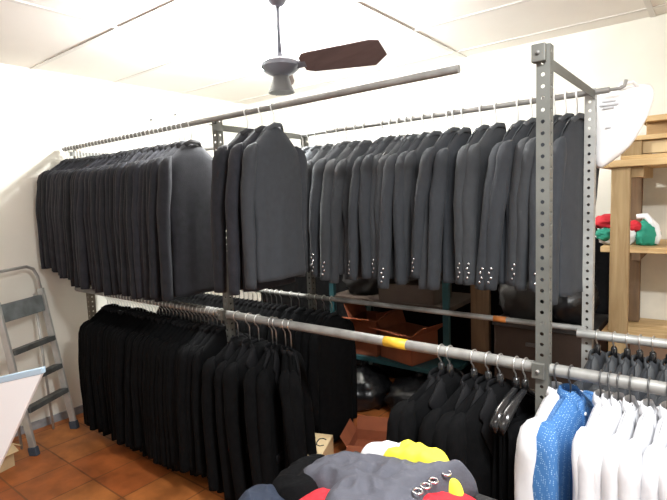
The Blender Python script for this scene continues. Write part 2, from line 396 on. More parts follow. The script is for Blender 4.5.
def garment(kit, name, cat, label, group, x, y, z, facing, ty=1., full=True, tilt=0., zs=1., dy=0., silver=False, front=True, sx=1.):
    """facing +1: the front looks towards +X of the room"""
    rz = facing * PI / 2 + tilt
    t = thing(name, label, cat, (x, y + dy, z), rz, group); t.scale = (sx, ty, zs)
    link('body', kit['body'], t); link('collar', kit['collar'], t)
    for i, s_ in enumerate((-1, 1)):
        sl = link('sleeve', kit['sl'][i], t, (s_ * SHX * .965, 0, kit['p']['neck'] - kit['p']['drop'] * .9))
        sl.rotation_euler = (random.uniform(-.10, .05), s_ * random.uniform(-.035, .02), random.uniform(-.3, .3))
        if silver and i == (0 if facing > 0 else 1):
            for me in kit['cb'][i]: link('cuff_button', me, sl)['label'] = 'silver cuff button'
        if 'cuff' in kit: link('cuff', kit['cuff'][i], sl)
    if full and front:
        for me in kit.get('lapel', []): link('lapel', me, t)
        for me in kit.get('flap', []): link('pocket_flap', me, t)
        for me in kit['fb']: link('front_button', me, t)
        if 'placket' in kit: link('placket', kit['placket'], t)
    return t

# hangers
def hook_pts(r, low=0.): 
    R_ = r + .004
    pts = [(0, R_ * math.cos(a), R_ * math.sin(a) ) for a in [math.radians(-25 + 15 * k) for k in range(15)]]
    pts = [(0, q[1], q[2]) for q in pts]
    return pts + [(0, -R_ * .8, -R_ * .75), (0, -R_ * .15, -R_ * 1.45), (0, 0, -R_ * 2), (0, 0, -.078 - low)]
def hk(r, th, m, low=0.):   # hook wraps across the rail: lies in the local x-z plane, rail along local y
    return MB().tube([(y, 0, z) for (_, y, z) in hook_pts(r, low)], th, 8).mesh('hook', m)
LOW = dict(un=0., uf=0., ln=-.006, lm=.030, lf=0., lx=-.012, ls=-.020)
HOOKS = {k: hk(r, th, m, LOW[k]) for k, (r, th, m) in dict(un=(.0145, .0028, M['whiteplastic']), ln=(.0195, .0026, M['hook']), lm=(.0195, .0026, M['hook']), ls=(.0195, .0028, M['tleg']), uf=(.012, .0036, M['whiteplastic']),
         lf=(.013, .0026, M['hook']), lx=(.019, .003, M['hook'])).items()}
def bar_mesh(r, m, wide=False):
    pts = [(-.150, 0, -.170), (-.11, 0, -.143), (-.05, 0, -.112), (-.015, 0, -.096), (0, 0, -.086), (.015, 0, -.096), (.05, 0, -.112), (.11, 0, -.143), (.150, 0, -.170)]
    if not wide: pts = [(x * .85, y, z - .022 if x else z) for x, y, z in pts]
    if not wide: return MB().tube(pts, r, 8).mesh('shoulder_bar', m)
    rings = []
    for i, (x, y, z) in enumerate(pts):
        u = abs(x) / .15; a = .010 + .014 * u; b = .009 + .016 * u; cy = -.02 * u * u
        if i in (0, 8): a *= .7; b *= .7
        rings.append([(x, cy + a * math.cos(2 * PI * k / 12), z - .008 * u + b * math.sin(2 * PI * k / 12)) for k in range(12)])
    mb = MB().loft(rings); mb.tube([(0, 0, -.052), (0, 0, -.09)], [.010, .013], 12)
    mb.tube([(-.135, 0, -.185), (-.10, 0, -.20), (.10, 0, -.20), (.135, 0, -.185)], .004, 8)
    return mb.mesh('shoulder_bar', m)
BAR = bar_mesh(.006, M['blackplastic']); WBAR = bar_mesh(0, M['blackplastic'], True)
NBAR = MB().tube([(-.12, 0, -.175), (-.05, 0, -.135), (0, 0, -.11), (.05, 0, -.135), (.12, 0, -.175)], .006, 8).tube([(0, 0, -.048), (0, 0, -.055), (0, 0, -.11)], [.006, .012, .014], 12).mesh('shoulder_bar', M['blackplastic'])
def hanger(rail, label, group, x, y, z, tilt=0., wide=False, bar=True):
    t = thing('clothes_hanger', label, 'hanger', (x, y, z), PI / 2 + tilt, group)
    # the hook stands square to the rail whatever the hanger's turn
    link('hook', HOOKS[rail], t).rotation_euler = (0, 0, -tilt * .7)
    if bar: link('shoulder_bar', (WBAR if wide == 2 else NBAR) if wide else BAR, t, (0, 0, -LOW[rail]))
    return t
rnd = random.uniform
def hang(kit, rail, x, y, z, facing, jl, hl, jg, hg, ty, wide=False, name='suit_jacket', cat='jacket', tiltamt=.07, base=0., **kw):
    ti = base + rnd(-tiltamt, tiltamt)
    garment(kit, name, cat, jl, jg, x, y, z - LOW[rail], facing, ty=ty, tilt=ti, **kw)
    hanger(rail, hl, hg, x, y, z, ti, wide)

# near upper rail: a packed run by the wall, then four near the middle post
n = 33
for i in range(n):
    x = -3.585 + i * (1.345 / (n - 1))
    hang(random.choice(KITS), 'un', x, YN, ZUN, -1, 'black suit jacket packed tightly at the wall end of the near upper rail',
         'white-hooked hanger packed among others at wall end of near upper rail', 'packed jackets on the near upper rail', 'packed hangers on the near upper rail',
         .55, full=False, zs=rnd(-.02, .02) + 1.0 + .13 * min(1, i / 12), tiltamt=.05, dy=rnd(-.012, .012))
for i, (x, lab, h2, k) in enumerate(((-2.175, 'last black jacket of the packed run, its plain back facing the room', 'hanger of the last jacket in the packed run, near upper rail', 1),
        (-1.75, 'black jacket just past the middle post, third from the free end of near upper rail', 'hanger of the jacket just past the middle post on near upper rail', 1),
        (-1.655, 'black jacket second from the free end of the near upper rail row', 'hanger of the jacket second from the end of the near upper row', 2),
        (-1.578, 'black jacket hanging at the very end of the near upper row, back showing', 'hanger at the very end of the near upper row of jackets', 0))):
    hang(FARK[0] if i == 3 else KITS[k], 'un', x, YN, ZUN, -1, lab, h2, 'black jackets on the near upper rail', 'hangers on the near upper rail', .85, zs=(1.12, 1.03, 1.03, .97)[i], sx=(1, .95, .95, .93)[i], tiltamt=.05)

# far upper rail: 26 in a loose row, silver buttons at the cuffs
BX = [-1.981, -1.933, -1.872, -1.789, -1.717, -1.654, -1.592, -1.532, -1.417, -1.368, -1.32, -1.273, -1.239, -1.177, -1.122, -1.048, -1.017, -.972, -.884, -.814, -.716, -.656, -.615, -.563, -.519, -.477]
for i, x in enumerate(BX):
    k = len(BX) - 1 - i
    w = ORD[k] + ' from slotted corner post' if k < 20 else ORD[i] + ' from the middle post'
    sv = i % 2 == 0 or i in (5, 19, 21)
    hang(FARK[(i * 7) % 4], 'uf', x, YFAR, ZUF, -1, 'black jacket %son far upper rail, %s' % ('with silver cuffs ' if sv else '', w),
         'white-hooked hanger on the far upper rail, %s' % w, 'black jackets on the far upper rail', 'hangers on the far upper rail',
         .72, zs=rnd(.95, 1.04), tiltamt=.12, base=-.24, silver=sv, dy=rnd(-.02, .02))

# near lower rail: a packed run of long suits by the wall
n = 34
for i in range(n):
    x = -3.20 + i * (1.17 / (n - 1))
    hang(random.choice(JET), 'ln', x, YN, ZLN, -1, 'long black coat packed tightly at the wall end of the near lower rail',
         'steel-hooked hanger packed among others at wall end of near lower rail', 'packed coats on the near lower rail', 'packed hangers on the near lower rail',
         .58, name='suit_coat', cat='coat', full=False, zs=rnd(.97, 1.03), tiltamt=.05, dy=rnd(-.015, .015))
LX = [-1.905, -1.818, -1.754, -1.66, -1.635, -1.575, -1.54]
for i, x in enumerate(LX):
    k = len(LX) - 1 - i
    w = 'group past the middle post, near lower rail, %s from its end' % ORD[k]
    hang(JET[i % 3], 'lm', x, YN, ZLN, 1, 'black coat in ' + w, 'steel hanger in ' + w, 'black coats by the middle post', 'hangers by the middle post',
         .72 if i != 2 else .9, name='suit_coat', cat='coat', zs=rnd(.98, 1.02), tiltamt=.03, base=(-.22, -.2, -.16, .05, .32, .66, .76)[i], sx=(1, 1, 1, 1, .92, .76, .70)[i])
# near lower rail: five dark suits, two bare hangers with trousers, then shirts
SX = [-.789, -.755, -.664, -.613, -.572]
for i, x in enumerate(SX):
    w = ORD[i] + ' after the yellow tape'
    hang(JET[i % 3], 'ln', x, YN, ZLN, 1, 'black suit on the near lower rail, ' + w, 'shiny black-necked hanger on the near lower rail, ' + w,
         'black suits beside the shirts', 'hangers beside the shirts', .8, wide=True, tiltamt=.03, base=-.40, sx=1.2)
def trousers(x, label):
    g = []
    prof = [(-.075, -.205 - .60), (-.070, -.40), (-.045, -.206), (-.0, -.193), (.045, -.206), (.07, -.40), (.075, -.76)]
    t = thing('trousers', label, 'trousers', (x, YN, ZLN + .006), PI / 2 - .32, 'black trousers on bare hangers')
    mb = MB(); rings = []
    yy = [(-.020, -.80), (-.016, -.5), (-.010, -.23), (-.005, -.197), (0, -.194), (.005, -.197), (.010, -.23), (.016, -.5), (.020, -.74)]
    for (y, z) in yy:
        rings.append([(xx, y + (.004 * math.sin(xx * 60 + z * 9)), z) for xx in [-.105 + .21 * j / 12 for j in range(13)]])
    o = mb.loft(rings, cap=False, closed=False).build('legs', M['jet'], t, solid=.006)
    MB().box((-.107, -.024, -.80), (-.03, -.016, -.765)).build('hem', M['suit'], t, smooth=False, bevel=.002)
trousers(-.518, 'black trousers folded over the bare hanger next to the black suits')
trousers(-.488, 'black trousers folded over the bare hanger next to the white shirt')
hanger('ln', 'bare glossy black contoured hanger next to the black suits', 'bare black hangers', -.518, YN, ZLN, -.30, 2)
hanger('ln', 'bare glossy black contoured hanger next to the slotted corner post', 'bare black hangers', -.488, YN, ZLN, -.34, 2)
hang(SHIRTS[0], 'ls', -.392, YN, ZLN, 1, 'white shirt behind the blue dotted shirt, beside the slotted corner post', 'dark hook hanger of the white shirt behind the blue one',
     'white shirts on the near lower rail', 'shirt hangers', .9, name='shirt', cat='shirt', tiltamt=.01, base=-.16, dy=-.0, sx=1.05)
hang(BLUE, 'ls', -.350, YN, ZLN, 1, 'blue shirt with small white dots on the near lower rail', 'dark hook hanger holding the blue dotted shirt', None, 'shirt hangers',
     1.0, name='shirt', cat='shirt', tiltamt=.0, base=-.18, sx=1.08)
WX = [-.266, -.243, -.219, -.188, -.143, -.098, -.06]
for i, x in enumerate(WX):
    w = ORD[i] + ' after the blue dotted shirt'
    hang(SHIRTS[(i + 1) % 3], 'ls', x, YN, ZLN, 1, 'white shirt on the near lower rail, ' + w, 'dark hook hanger of the white shirt ' + w,
         'white shirts on the near lower rail', 'shirt hangers', .6, name='shirt', cat='shirt', tiltamt=.04, base=-.14, zs=rnd(.98, 1.02), dy=rnd(-.01, .01))
# far lower rail, beyond the shirts
QX = [-.383, -.322, -.275, -.232, -.188, -.135, -.09]
for i, x in enumerate(QX):
    w = ORD[i] + ' from the pale slotted post'
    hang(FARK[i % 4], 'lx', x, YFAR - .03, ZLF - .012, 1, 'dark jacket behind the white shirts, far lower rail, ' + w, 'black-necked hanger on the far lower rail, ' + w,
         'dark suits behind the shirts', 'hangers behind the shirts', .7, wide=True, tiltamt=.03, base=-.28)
# far lower rail, behind the near coats
n = 26
for i in range(n):
    hang(random.choice(JET), 'lf', -3.35 + i * .045, YFAR, ZLF, -1, 'black coat packed on the far lower rail behind the near row, toward the wall', 'steel-hooked hanger packed on the far lower rail behind the near row',
         'packed coats on the far lower rail', 'packed hangers on the far lower rail', .58, name='suit_coat', cat='coat', full=False, tiltamt=.05)
FX = [-2.14, -2.07, -1.99, -1.93, -1.87, -1.81]
for i, x in enumerate(FX):
    w = 'behind the near coats, far lower rail'
    hang(JET[i % 3], 'lf', x, YFAR, ZLF, -1, 'black coat hanging %s, %s from its end' % (w, ORD[len(FX) - 1 - i]), 'steel-hooked hanger %s, %s from its end' % (w, ORD[len(FX) - 1 - i]),
         'black coats behind the near coats', 'hangers behind the near coats', .7, name='suit_coat', cat='coat', tiltamt=.05)

# ------------------------------------------------------------------ ceiling fan
FXc, FYc = -1.645, 1.75
fan = thing('ceiling_fan', 'grey ceiling fan with brown blades on a thin rod, its bulb lit', 'ceiling fan', (FXc, FYc, H))
MB().tube([(0, 0, 0), (0, 0, -.29)], .010, 10).build('rod', M['fan'], fan)
MB().lathe([(.05, 0), (.05, -.02), (.03, -.05), (.012, -.06)]).build('canopy', M['fan'], fan)
MB().lathe([(.013, -.265), (.02, -.285), (.05, -.290), (.09, -.310), (.094, -.330), (.07, -.352), (.045, -.365), (.03, -.372)]).build('motor_housing', M['fan'], fan, angle=50)
MB().lathe([(.034, -.366), (.042, -.385), (.048, -.41), (.062, -.445), (.05, -.445)]).build('lamp_shade', M['shade'], fan, angle=50)
def blade(ang):
    d = Vector((math.cos(ang), math.sin(ang), 0)); s_ = Vector((-d.y, d.x, 0)); up = Vector((0, 0, 1)); s2 = (s_ * .80 - up * .60)
    outl = [(.105, -.03), (.125, -.05), (.16, -.054), (.45, -.066), (.49, -.058), (.51, .02), (.45, .066), (.16, .054), (.12, .04)]
    b = MB().prism([d * u + s2 * v + Vector((0, 0, -.322)) for u, v in outl], (s2.cross(d)) * .007).build('blade', M['blade'], fan, smooth=False, bevel=.002)
    MB().obox(d * .095 + Vector((0, 0, -.328)), d * .035, s2 * .015, up * .004).build('blade_arm', M['fan'], b, smooth=False)
blade(math.radians(17)); blade(math.radians(131))
pl = thing('pendant_lamp', 'glaring bare white bulb hung on a short cord beyond the fan', 'lamp', (-2.055, 2.05, H))
MB().lathe([(.03, 0), (.03, -.012), (.012, -.02)]).build('ceiling_rose', M['seam'], pl)
MB().tube([(0, 0, -.015), (0, 0, -.115)], .004, 8).build('cord', M['seam'], pl)
MB().lathe([(.012, -.105), (.017, -.115), (.017, -.14), (.014, -.145)]).build('socket', M['seam'], pl)
MB().sphere((0, 0, -.175), (.034, .034, .042)).build('bulb', M['bulb'], pl)['label'] = 'glowing white bulb'

# ------------------------------------------------------------------ stepladder against the wall
P0 = Vector((-3.286, 1.124, 0)); P1 = Vector((-3.455, 1.443, 0)); lean = Vector((-.145, -.093, 1.137)) / 1.137
lad = thing('stepladder', 'worn aluminium stepladder leaning against the pale wall', 'stepladder', tuple((P0 + P1) / 2)); LO = (P0 + P1) / 2
def lp(u, z): return (P0.lerp(P1, u) + lean * z) - LO
nrm = (P1 - P0).cross(lean).normalized()
for u0, sgn in ((.0, -1), (1., 1)):
    a, b = lp(u0, .04), lp(u0, .98)
    o = MB().obox((a + b) / 2, (b - a) / 2, (P1 - P0).normalized() * .010, nrm * .022).build('rail', M['alu'], lad, smooth=False, bevel=.004)
    f = MB().obox(lp(u0, .025), lean * .028, (P1 - P0).normalized() * .016, nrm * .028).build('foot', M['rubber'], o, smooth=False, bevel=.005)
MB().tube([lp(0, .97), lp(0.0, 1.06), lp(.06, 1.115), lp(.2, 1.137), lp(.8, 1.137), lp(.94, 1.115), lp(1, 1.06), lp(1, .97)], .010, 10).build('top_hoop', M['alu'], lad)
MB().obox(lp(.5, .885), (P1 - P0) * .46, lean * .055, nrm * .012).build('tray', M['plat'], lad, smooth=False, bevel=.004)
for z in (.64, .445, .275):
    MB().obox(lp(.5, z), (P1 - P0) * .47, lean * .016, nrm * .035).build('tread', M['alud'], lad, smooth=False, bevel=.004)
back = Vector((-.88, -.47, 0))
for u0 in (.12, .88):
    a = lp(u0, .95) + back * .02; b = P0.lerp(P1, u0) - LO + back * .13 + Vector((0, 0, .01))
    MB().tube([a, b], .008, 8).build('rear_leg', M['alu'], lad)

# ------------------------------------------------------------------ white board at the frame's edge, small carton on the floor
A = Vector((-2.133, .798, .853)); B = Vector((-2.44, .545, .78))
bd = thing('display_board', 'white tilted board with pale blue top edge standing before the stepladder', 'board', (-2.35, .62, 0)); BO = Vector((-2.35, .62, 0))
dn = Vector((-.31, -.30, -.80)); tn = Vector((.64, -.72, .1)).normalized()
q = [A, B, B + Vector((-.25, -.22, -.773)), A + Vector((-.33, -.31, -.845))]
MB().prism([v - BO for v in q], tn * .02).build('panel', M['panel'], bd, smooth=False, bevel=.003)
MB().obox((A + B) / 2 - BO + tn * .008 + Vector((0, 0, .006)), (A - B) / 2, tn * .016, Vector((0, 0, .013))).build('edge_strip', M['blueedge'], bd, smooth=False, bevel=.004)['label'] = 'pale blue edge strip'
ct = thing('carton', 'small open brown carton on the tiles below the white board', 'carton', (-3.33, .90, 0), .25)
MB().box((-.10, -.08, 0), (.10, .08, .13)).build('box', M['card'], ct, smooth=False)
MB().obox((.12, 0, .12), (.03, 0, -.02), (0, .08, 0), (.0015, 0, .002)).build('flap', M['card'], ct, smooth=False)
MB().obox((0, .10, .12), (.10, 0, 0), (0, .03, -.02), (0, .0015, .002)).build('flap', M['card'], ct, smooth=False)

# ------------------------------------------------------------------ wooden shelf unit with pallet, bundle
sh = thing('wooden_shelf', 'rough pine shelf unit with open shelves beyond the slotted post', 'shelf unit', (.25, 3.1, 0)); SO = Vector((.25, 3.1, 0))
def S(a, b, nme, m, bev=.004): return MB().box(tuple(Vector(a) - SO), tuple(Vector(b) - SO)).build(nme, m, sh, smooth=False, bevel=bev)
for x in (-.44, .85): S((x, 2.86, 0), (x + .085, 2.90, 1.60), 'post', M['pine'])
S((-.49, 3.30, 0), (-.40, 3.36, 1.60), 'post', M['oldwood']); S((-.425, 3.24, .73), (-.345, 3.29, 1.55), 'post', M['oldwood']); S((.80, 3.30, 0), (.90, 3.36, 1.60), 'post', M['oldwood'])
S((-.49, 2.84, 1.60), (1.0, 3.38, 1.635), 'shelf_board', M['pineh']); S((-.49, 2.90, 1.165), (1.0, 3.38, 1.195), 'shelf_board', M['pineh'])
S((-.49, 2.90, .70), (1.0, 3.38, .725), 'shelf_board', M['pineh'])
S((-.49, 3.385, .10), (1.0, 3.395, 1.60), 'back_panel', mat('grey_beige_panel', (.80, .76, .66), .85, noise_amt=.12, nscale=6))
S((-.355, 2.88, 1.545), (-.30, 3.30, 1.60), 'cleat', M['pine']); S((-.35, 2.90, 1.125), (-.31, 3.30, 1.165), 'cleat', M['oldwood'])
pal = thing('pallet', 'pale wooden pallet lying on top of the pine shelf unit', 'pallet', (.25, 3.1, 1.635)); PO = Vector((.25, 3.1, 1.635))
def Pp(a, b, nme, m): return MB().box(tuple(Vector(a) - PO), tuple(Vector(b) - PO)).build(nme, m, pal, smooth=False, bevel=.004)
for y in (2.86, 3.06, 3.26): Pp((-.40, y, 1.635), (.95, y + .09, 1.655), 'bottom_plank', M['pineh'])
for x in (-.40, .22, .86):
    for y in (2.87, 3.06, 3.26): Pp((x, y, 1.655), (x + .09, y + .08, 1.725), 'block', M['oldwood'] if y > 2.9 else M['pine'])
Pp((-.31, 2.89, 1.66), (.86, 2.93, 1.722), 'stringer', M['card'])
for y in (2.86, 3.0, 3.14, 3.28): Pp((-.40, y, 1.725), (.95, y + .10, 1.748), 'top_plank', M['pineh'])
crt = thing('crate', 'upper wooden crate stacked on the pallet under the ceiling', 'crate', (.25, 3.1, 1.748)); CO = Vector((.25, 3.1, 1.748))
def Cc(a, b, nme, m): return MB().box(tuple(Vector(a) - CO), tuple(Vector(b) - CO)).build(nme, m, crt, smooth=False, bevel=.004)
Cc((-.30, 2.93, 1.748), (.9, 2.95, 1.812), 'side_plank', wood_mat('crate_wood', (.26, .15, .06), (.40, .25, .11), 3, (1.2, 12, 12))); Cc((-.32, 2.88, 1.812), (.92, 3.34, 1.84), 'lid', M['pineh']); Cc((-.30, 3.3, 1.748), (.9, 3.32, 1.812), 'side_plank', M['oldwood'])

def lump(c, r, amp, seed, freq=3., n=28, m=18, flat=True, twist=0):
    mb = MB(); rings = []
    for k in range(m + 1):
        t = min(max(PI * k / m, .03), PI - .03); ring = []
        for i in range(n):
            a = 2 * PI * i / n; d = Vector((math.sin(t) * math.cos(a), math.sin(t) * math.sin(a), -math.cos(t)))
            q = 1 + amp * (noise.noise(d * freq + Vector((seed, seed * 2, 0))) + .5 * noise.noise(d * freq * 2.3 + Vector((seed, 3, 1))))
            p = Vector((d.x * r[0] * q, d.y * r[1] * q, d.z * r[2] * q))
            if flat and p.z < -r[2] * .75: p.z = -r[2] * .75
            ring.append((c[0] + p.x, c[1] + p.y, c[2] + p.z + (r[2] * .75 if flat else 0)))
        rings.append(ring)
    return mb.loft(rings)
bu = thing('cloth_bundle', 'bundle of red, white and green cloth on the middle pine shelf', 'cloth bundle', (-.40, 3.0, 1.195))
lump((-.03, .03, 0), (.10, .09, .08), .2, 1).build('white_cloth', M['whitec'], bu)['label'] = 'white cloth'
lump((-.06, .02, .085), (.09, .08, .045), .25, 2).build('red_cloth', M['red'], bu)['label'] = 'red cloth'
lump((-.075, -.03, .06), (.05, .045, .035), .3, 3, flat=False).build('green_cloth', M['green'], bu)['label'] = 'green cloth'
lump((.105, .02, 0), (.055, .06, .075), .22, 4).build('green_cloth', M['green'], bu)['label'] = 'green cloth'
MB().tube([(.06, -.0, .15), (.10, .0, .155), (.145, 0, .10), (.155, .0, .05), (.15, .0, .01)], [.012, .016, .016, .016, .012], 10).build('white_trim', M['whitec'], bu)['label'] = 'white trim'
lump((.05, .0, .10), (.04, .04, .03), .2, 7, flat=False).build('red_cloth', M['red'], bu)['label'] = 'red cloth'

# white plastic bag hanging from the far rail's end
wb = thing('plastic_bag', 'white plastic bag with faint grey print hanging from the far rail end', 'bag', (-.305, YFAR + .09, ZUF))
out = [(-.11, .0), (-.03, .015), (.05, .02), (.082, .0), (.085, -.05), (.058, -.13), (.012, -.215), (-.05, -.272), (-.11, -.30), (-.135, -.20), (-.14, -.05)]
nO = 66; rings = []
def outp(u):
    N = len(out); u = (u % 1) * N; i = int(u); t = u - i; p = [out[(i + j - 1) % N] for j in range(4)]
    return tuple(.5 * (2 * p[1][q] + (p[2][q] - p[0][q]) * t + (2 * p[0][q] - 5 * p[1][q] + 4 * p[2][q] - p[3][q]) * t * t + (3 * p[1][q] - p[0][q] - 3 * p[2][q] + p[3][q]) * t ** 3) for q in (0, 1))
cx, cz = -.03, -.08
def bagring(s_, side):
    rg = []
    for i in range(nO):
        o_ = outp(i / nO); x = cx + (o_[0] - cx) * s_; z = cz + (o_[1] - cz) * s_
        rg.append((x, side * .035 * (1 - s_ ** 4) ** .6 + .008 * noise.noise(Vector((x * 12, z * 7, side))), z))
    return rg
for s_ in (.05, .3, .5, .7, .85, .95): rings.append(bagring(s_, -1))
rings.append(bagring(1, 0))
for s_ in (.95, .85, .7, .5, .3, .05): rings.append(bagring(s_, 1))
MB().loft(rings).build('bag', M['wbag'], wb)
MB().tube([(-.04, -.0, .0), (-.02, -.05, .025), (.0, -.087, .016), (.02, -.05, .025), (.04, 0, .0)], .006, 8).build('handle', M['wbag'], wb)
for z, l in ((-.035, .05), (-.05, .07), (-.062, .04), (-.14, .02)):
    MB().box((-.10 + (.07 - l) * .5, -.045, z - .003), (-.10 + (.07 - l) * .5 + l, -.030, z + .003)).build('print', M['greyprint'], wb, smooth=False)

# ------------------------------------------------------------------ dark rear storage
ts = thing('steel_shelf', 'dark teal steel shelf unit holding orange cartons behind the rack', 'shelf unit', (-1.77, 3.0, 0)); TO = Vector((-1.77, 3.0, 0))
for x in (-2.235, -1.34):
    for y in (2.78, 3.26): MB().box(tuple(Vector((x, y, 0)) - TO), tuple(Vector((x + .04, y + .03, 1.25)) - TO)).build('post', M['teal'], ts, smooth=False, bevel=.002)
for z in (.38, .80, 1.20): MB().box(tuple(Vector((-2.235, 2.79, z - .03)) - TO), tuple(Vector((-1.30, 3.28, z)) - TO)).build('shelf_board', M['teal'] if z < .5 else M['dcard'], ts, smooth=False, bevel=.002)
def carton(name, label, loc, size, m, rz=0, group=None, flaps=True, ink=False):
    t = thing(name, label, 'carton', loc, rz, group); w, d, h = size
    mb = MB(); th = .004
    mb.box((-w / 2, -d / 2, 0), (w / 2, -d / 2 + th, h)); mb.box((-w / 2, d / 2 - th, 0), (w / 2, d / 2, h)); mb.box((-w / 2, -d / 2, 0), (-w / 2 + th, d / 2, h)); mb.box((w / 2 - th, -d / 2, 0), (w / 2, d / 2, h)); mb.box((-w / 2, -d / 2, 0), (w / 2, d / 2, th))
    mb.build('box', m, t, smooth=False)
    if flaps:
        MB().obox((0, -d / 2 - .05, h + .01), (w / 2, 0, 0), (0, .055, -.02), (0, .0015, .003)).build('flap', m, t, smooth=False)
        MB().obox((w / 2 + .04, 0, h + .03), (.045, 0, .035), (0, d / 2, 0), (-.002, 0, .002)).build('flap', m, t, smooth=False)
        MB().obox((-w / 2 - .02, 0, h + .05), (-.02, 0, .05), (0, d / 2, 0), (.002, 0, .001)).build('flap', m, t, smooth=False)
    return t
carton('carton', 'open orange-brown carton on the teal shelf, behind the yellow tape', (-1.99, 2.95, .38), (.22, .26, .26), M['ocard'], .1)
carton('carton', 'tilted orange-brown carton with raised flap beside the teal post', (-1.68, 2.95, .38), (.30, .26, .20), M['ocard'], -.25)
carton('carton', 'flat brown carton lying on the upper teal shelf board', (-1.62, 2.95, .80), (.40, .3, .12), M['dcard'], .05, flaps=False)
def bag(label, loc, r, seed, m=None): 
    t = thing('sack', label, 'sack', loc); lump((0, 0, 0), r, .22, seed).build('bag', m or M['bag'], t)
    MB().tube([(0, 0, r[2] * 1.6), (.01, 0, r[2] * 1.85), (.03, .01, r[2] * 2.0)], [.02, .012, .03], 8).build('knot', m or M['bag'], t); return t
bag('black plastic sack on the tiles under the teal shelf, toward the coats', (-2.02, 2.85, 0), (.20, .2, .16), 11)
bag('black plastic sack on the tiles under the teal shelf, toward the corner post', (-1.6, 2.9, 0), (.2, .2, .15), 12)
bag('added dark sack darkening the gap above the upper teal shelf board', (-2.05, 3.0, .80), (.17, .18, .17), 13, M['dcloth'])  # added so the pale wall behind stays dark
wp = MB().box((-1.24, 2.98, 0), (-1.12, 3.02, 1.05)).build('plank', M['oldwood'], smooth=False, bevel=.004); tag(wp, 'reddish brown plank standing next to the teal post', 'plank')
cab = thing('filler_chest', 'added dark brown chest darkening the rear behind the slotted posts', 'chest', (-.82, 3.1, 0))  # chest and its sacks added to hide the pale wall where shade lies
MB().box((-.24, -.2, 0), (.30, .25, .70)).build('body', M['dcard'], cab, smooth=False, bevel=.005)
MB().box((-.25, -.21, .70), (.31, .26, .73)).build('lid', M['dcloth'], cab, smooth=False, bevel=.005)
MB().box((-.05, -.215, .60), (.08, -.2, .62)).build('handle', M['tleg'], cab, smooth=False, bevel=.003)
bag('added dark grey sack on the chest lid toward the plank, darkening the rear', (-.94, 3.08, .73), (.14, .16, .17), 14, M['dcloth'])
bag('added black sack on the chest lid toward the pine shelf, darkening the rear', (-.67, 3.08, .73), (.14, .16, .20), 15)
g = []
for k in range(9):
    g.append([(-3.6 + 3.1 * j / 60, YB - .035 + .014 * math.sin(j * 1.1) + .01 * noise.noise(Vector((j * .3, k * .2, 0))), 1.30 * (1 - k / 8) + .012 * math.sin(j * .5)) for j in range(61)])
bs = link('dark_backing', sheet(g, .006, M['blackc'], 'dark_backing')); tag(bs, 'added black cloth sheet darkening the far wall behind the shelves and coats', 'cloth sheet')  # added black sheet stands in for the deep shade on the wall
# pale carton and orange carton on the floor
bx = thing('carton', 'pale brown carton with handwritten letters on the tiles next to the coats', 'carton', (-1.73, 2.10, 0), 0)
d1 = Vector((.39, -.92, 0)); d2 = Vector((-.93, -.36, 0)); Pc = Vector((-1.650, 2.035, 0)); cc = Pc + d1 * .13 + d2 * .16
bx.location = cc
MB().obox((0, 0, .1), d1 * .13, d2 * -.16, (0, 0, .1)).build('box', M['card'], bx, smooth=False, bevel=.003)
def ink_letter(pts, c):
    MB().tube([c + d2 * -u + d1 * -v for u, v in pts], .0035, 6).build('lettering', M['ink'], bx)
lc = Vector((0, 0, .2005)) + d2 * -.085 + d1 * -.03
ink_letter([(.065 + .0, .035), (.045, .045), (.025, .035), (.022, .0), (.03, -.03), (.05, -.038), (.068, -.025)], lc + d2 * .012)      # C
ink_letter([(.01, .04), (-.012, .045), (-.028, .03), (-.015, .008), (.008, -.006), (.012, -.028), (-.008, -.04), (-.028, -.03)], lc + d2 * .02)  # S
MB().obox((0, 0, .2008), d1 * .13, d2 * .004, (0, 0, .0006)).build('flap_seam', M['dcard'], bx, smooth=False)
oc = thing('carton', 'open rust-orange carton on the tiles between the coats and black suits', 'carton', (-1.56, 2.33, 0), .38)
mb = MB(); w, d, h = .30, .24, .07
for a, b in (((-w / 2, -d / 2, 0), (w / 2, -d / 2 + .004, h)), ((-w / 2, d / 2 - .004, 0), (w / 2, d / 2, h)), ((-w / 2, -d / 2, 0), (-w / 2 + .004, d / 2, h)), ((w / 2 - .004, -d / 2, 0), (w / 2, d / 2, h)), ((-w / 2, -d / 2, 0), (w / 2, d / 2, .004))): mb.box(a, b)
mb.build('box', M['ocard'], oc, smooth=False)
for c, ax, ay in (((0, d / 2 + .02, h + .03), (w / 2, 0, 0), (0, .02, .035)), ((-w / 2 - .02, 0, h + .03), (.02, 0, -.03), (0, d / 2, 0)), ((w / 2 + .03, 0, h + .015), (.03, 0, .015), (0, d / 2, 0)), ((0, -d / 2 - .04, h - .02), (w / 2, 0, 0), (0, .04, .03))):
    MB().obox(c, ax, ay, (0, .001, .002)).build('flap', M['ocard'], oc, smooth=False)

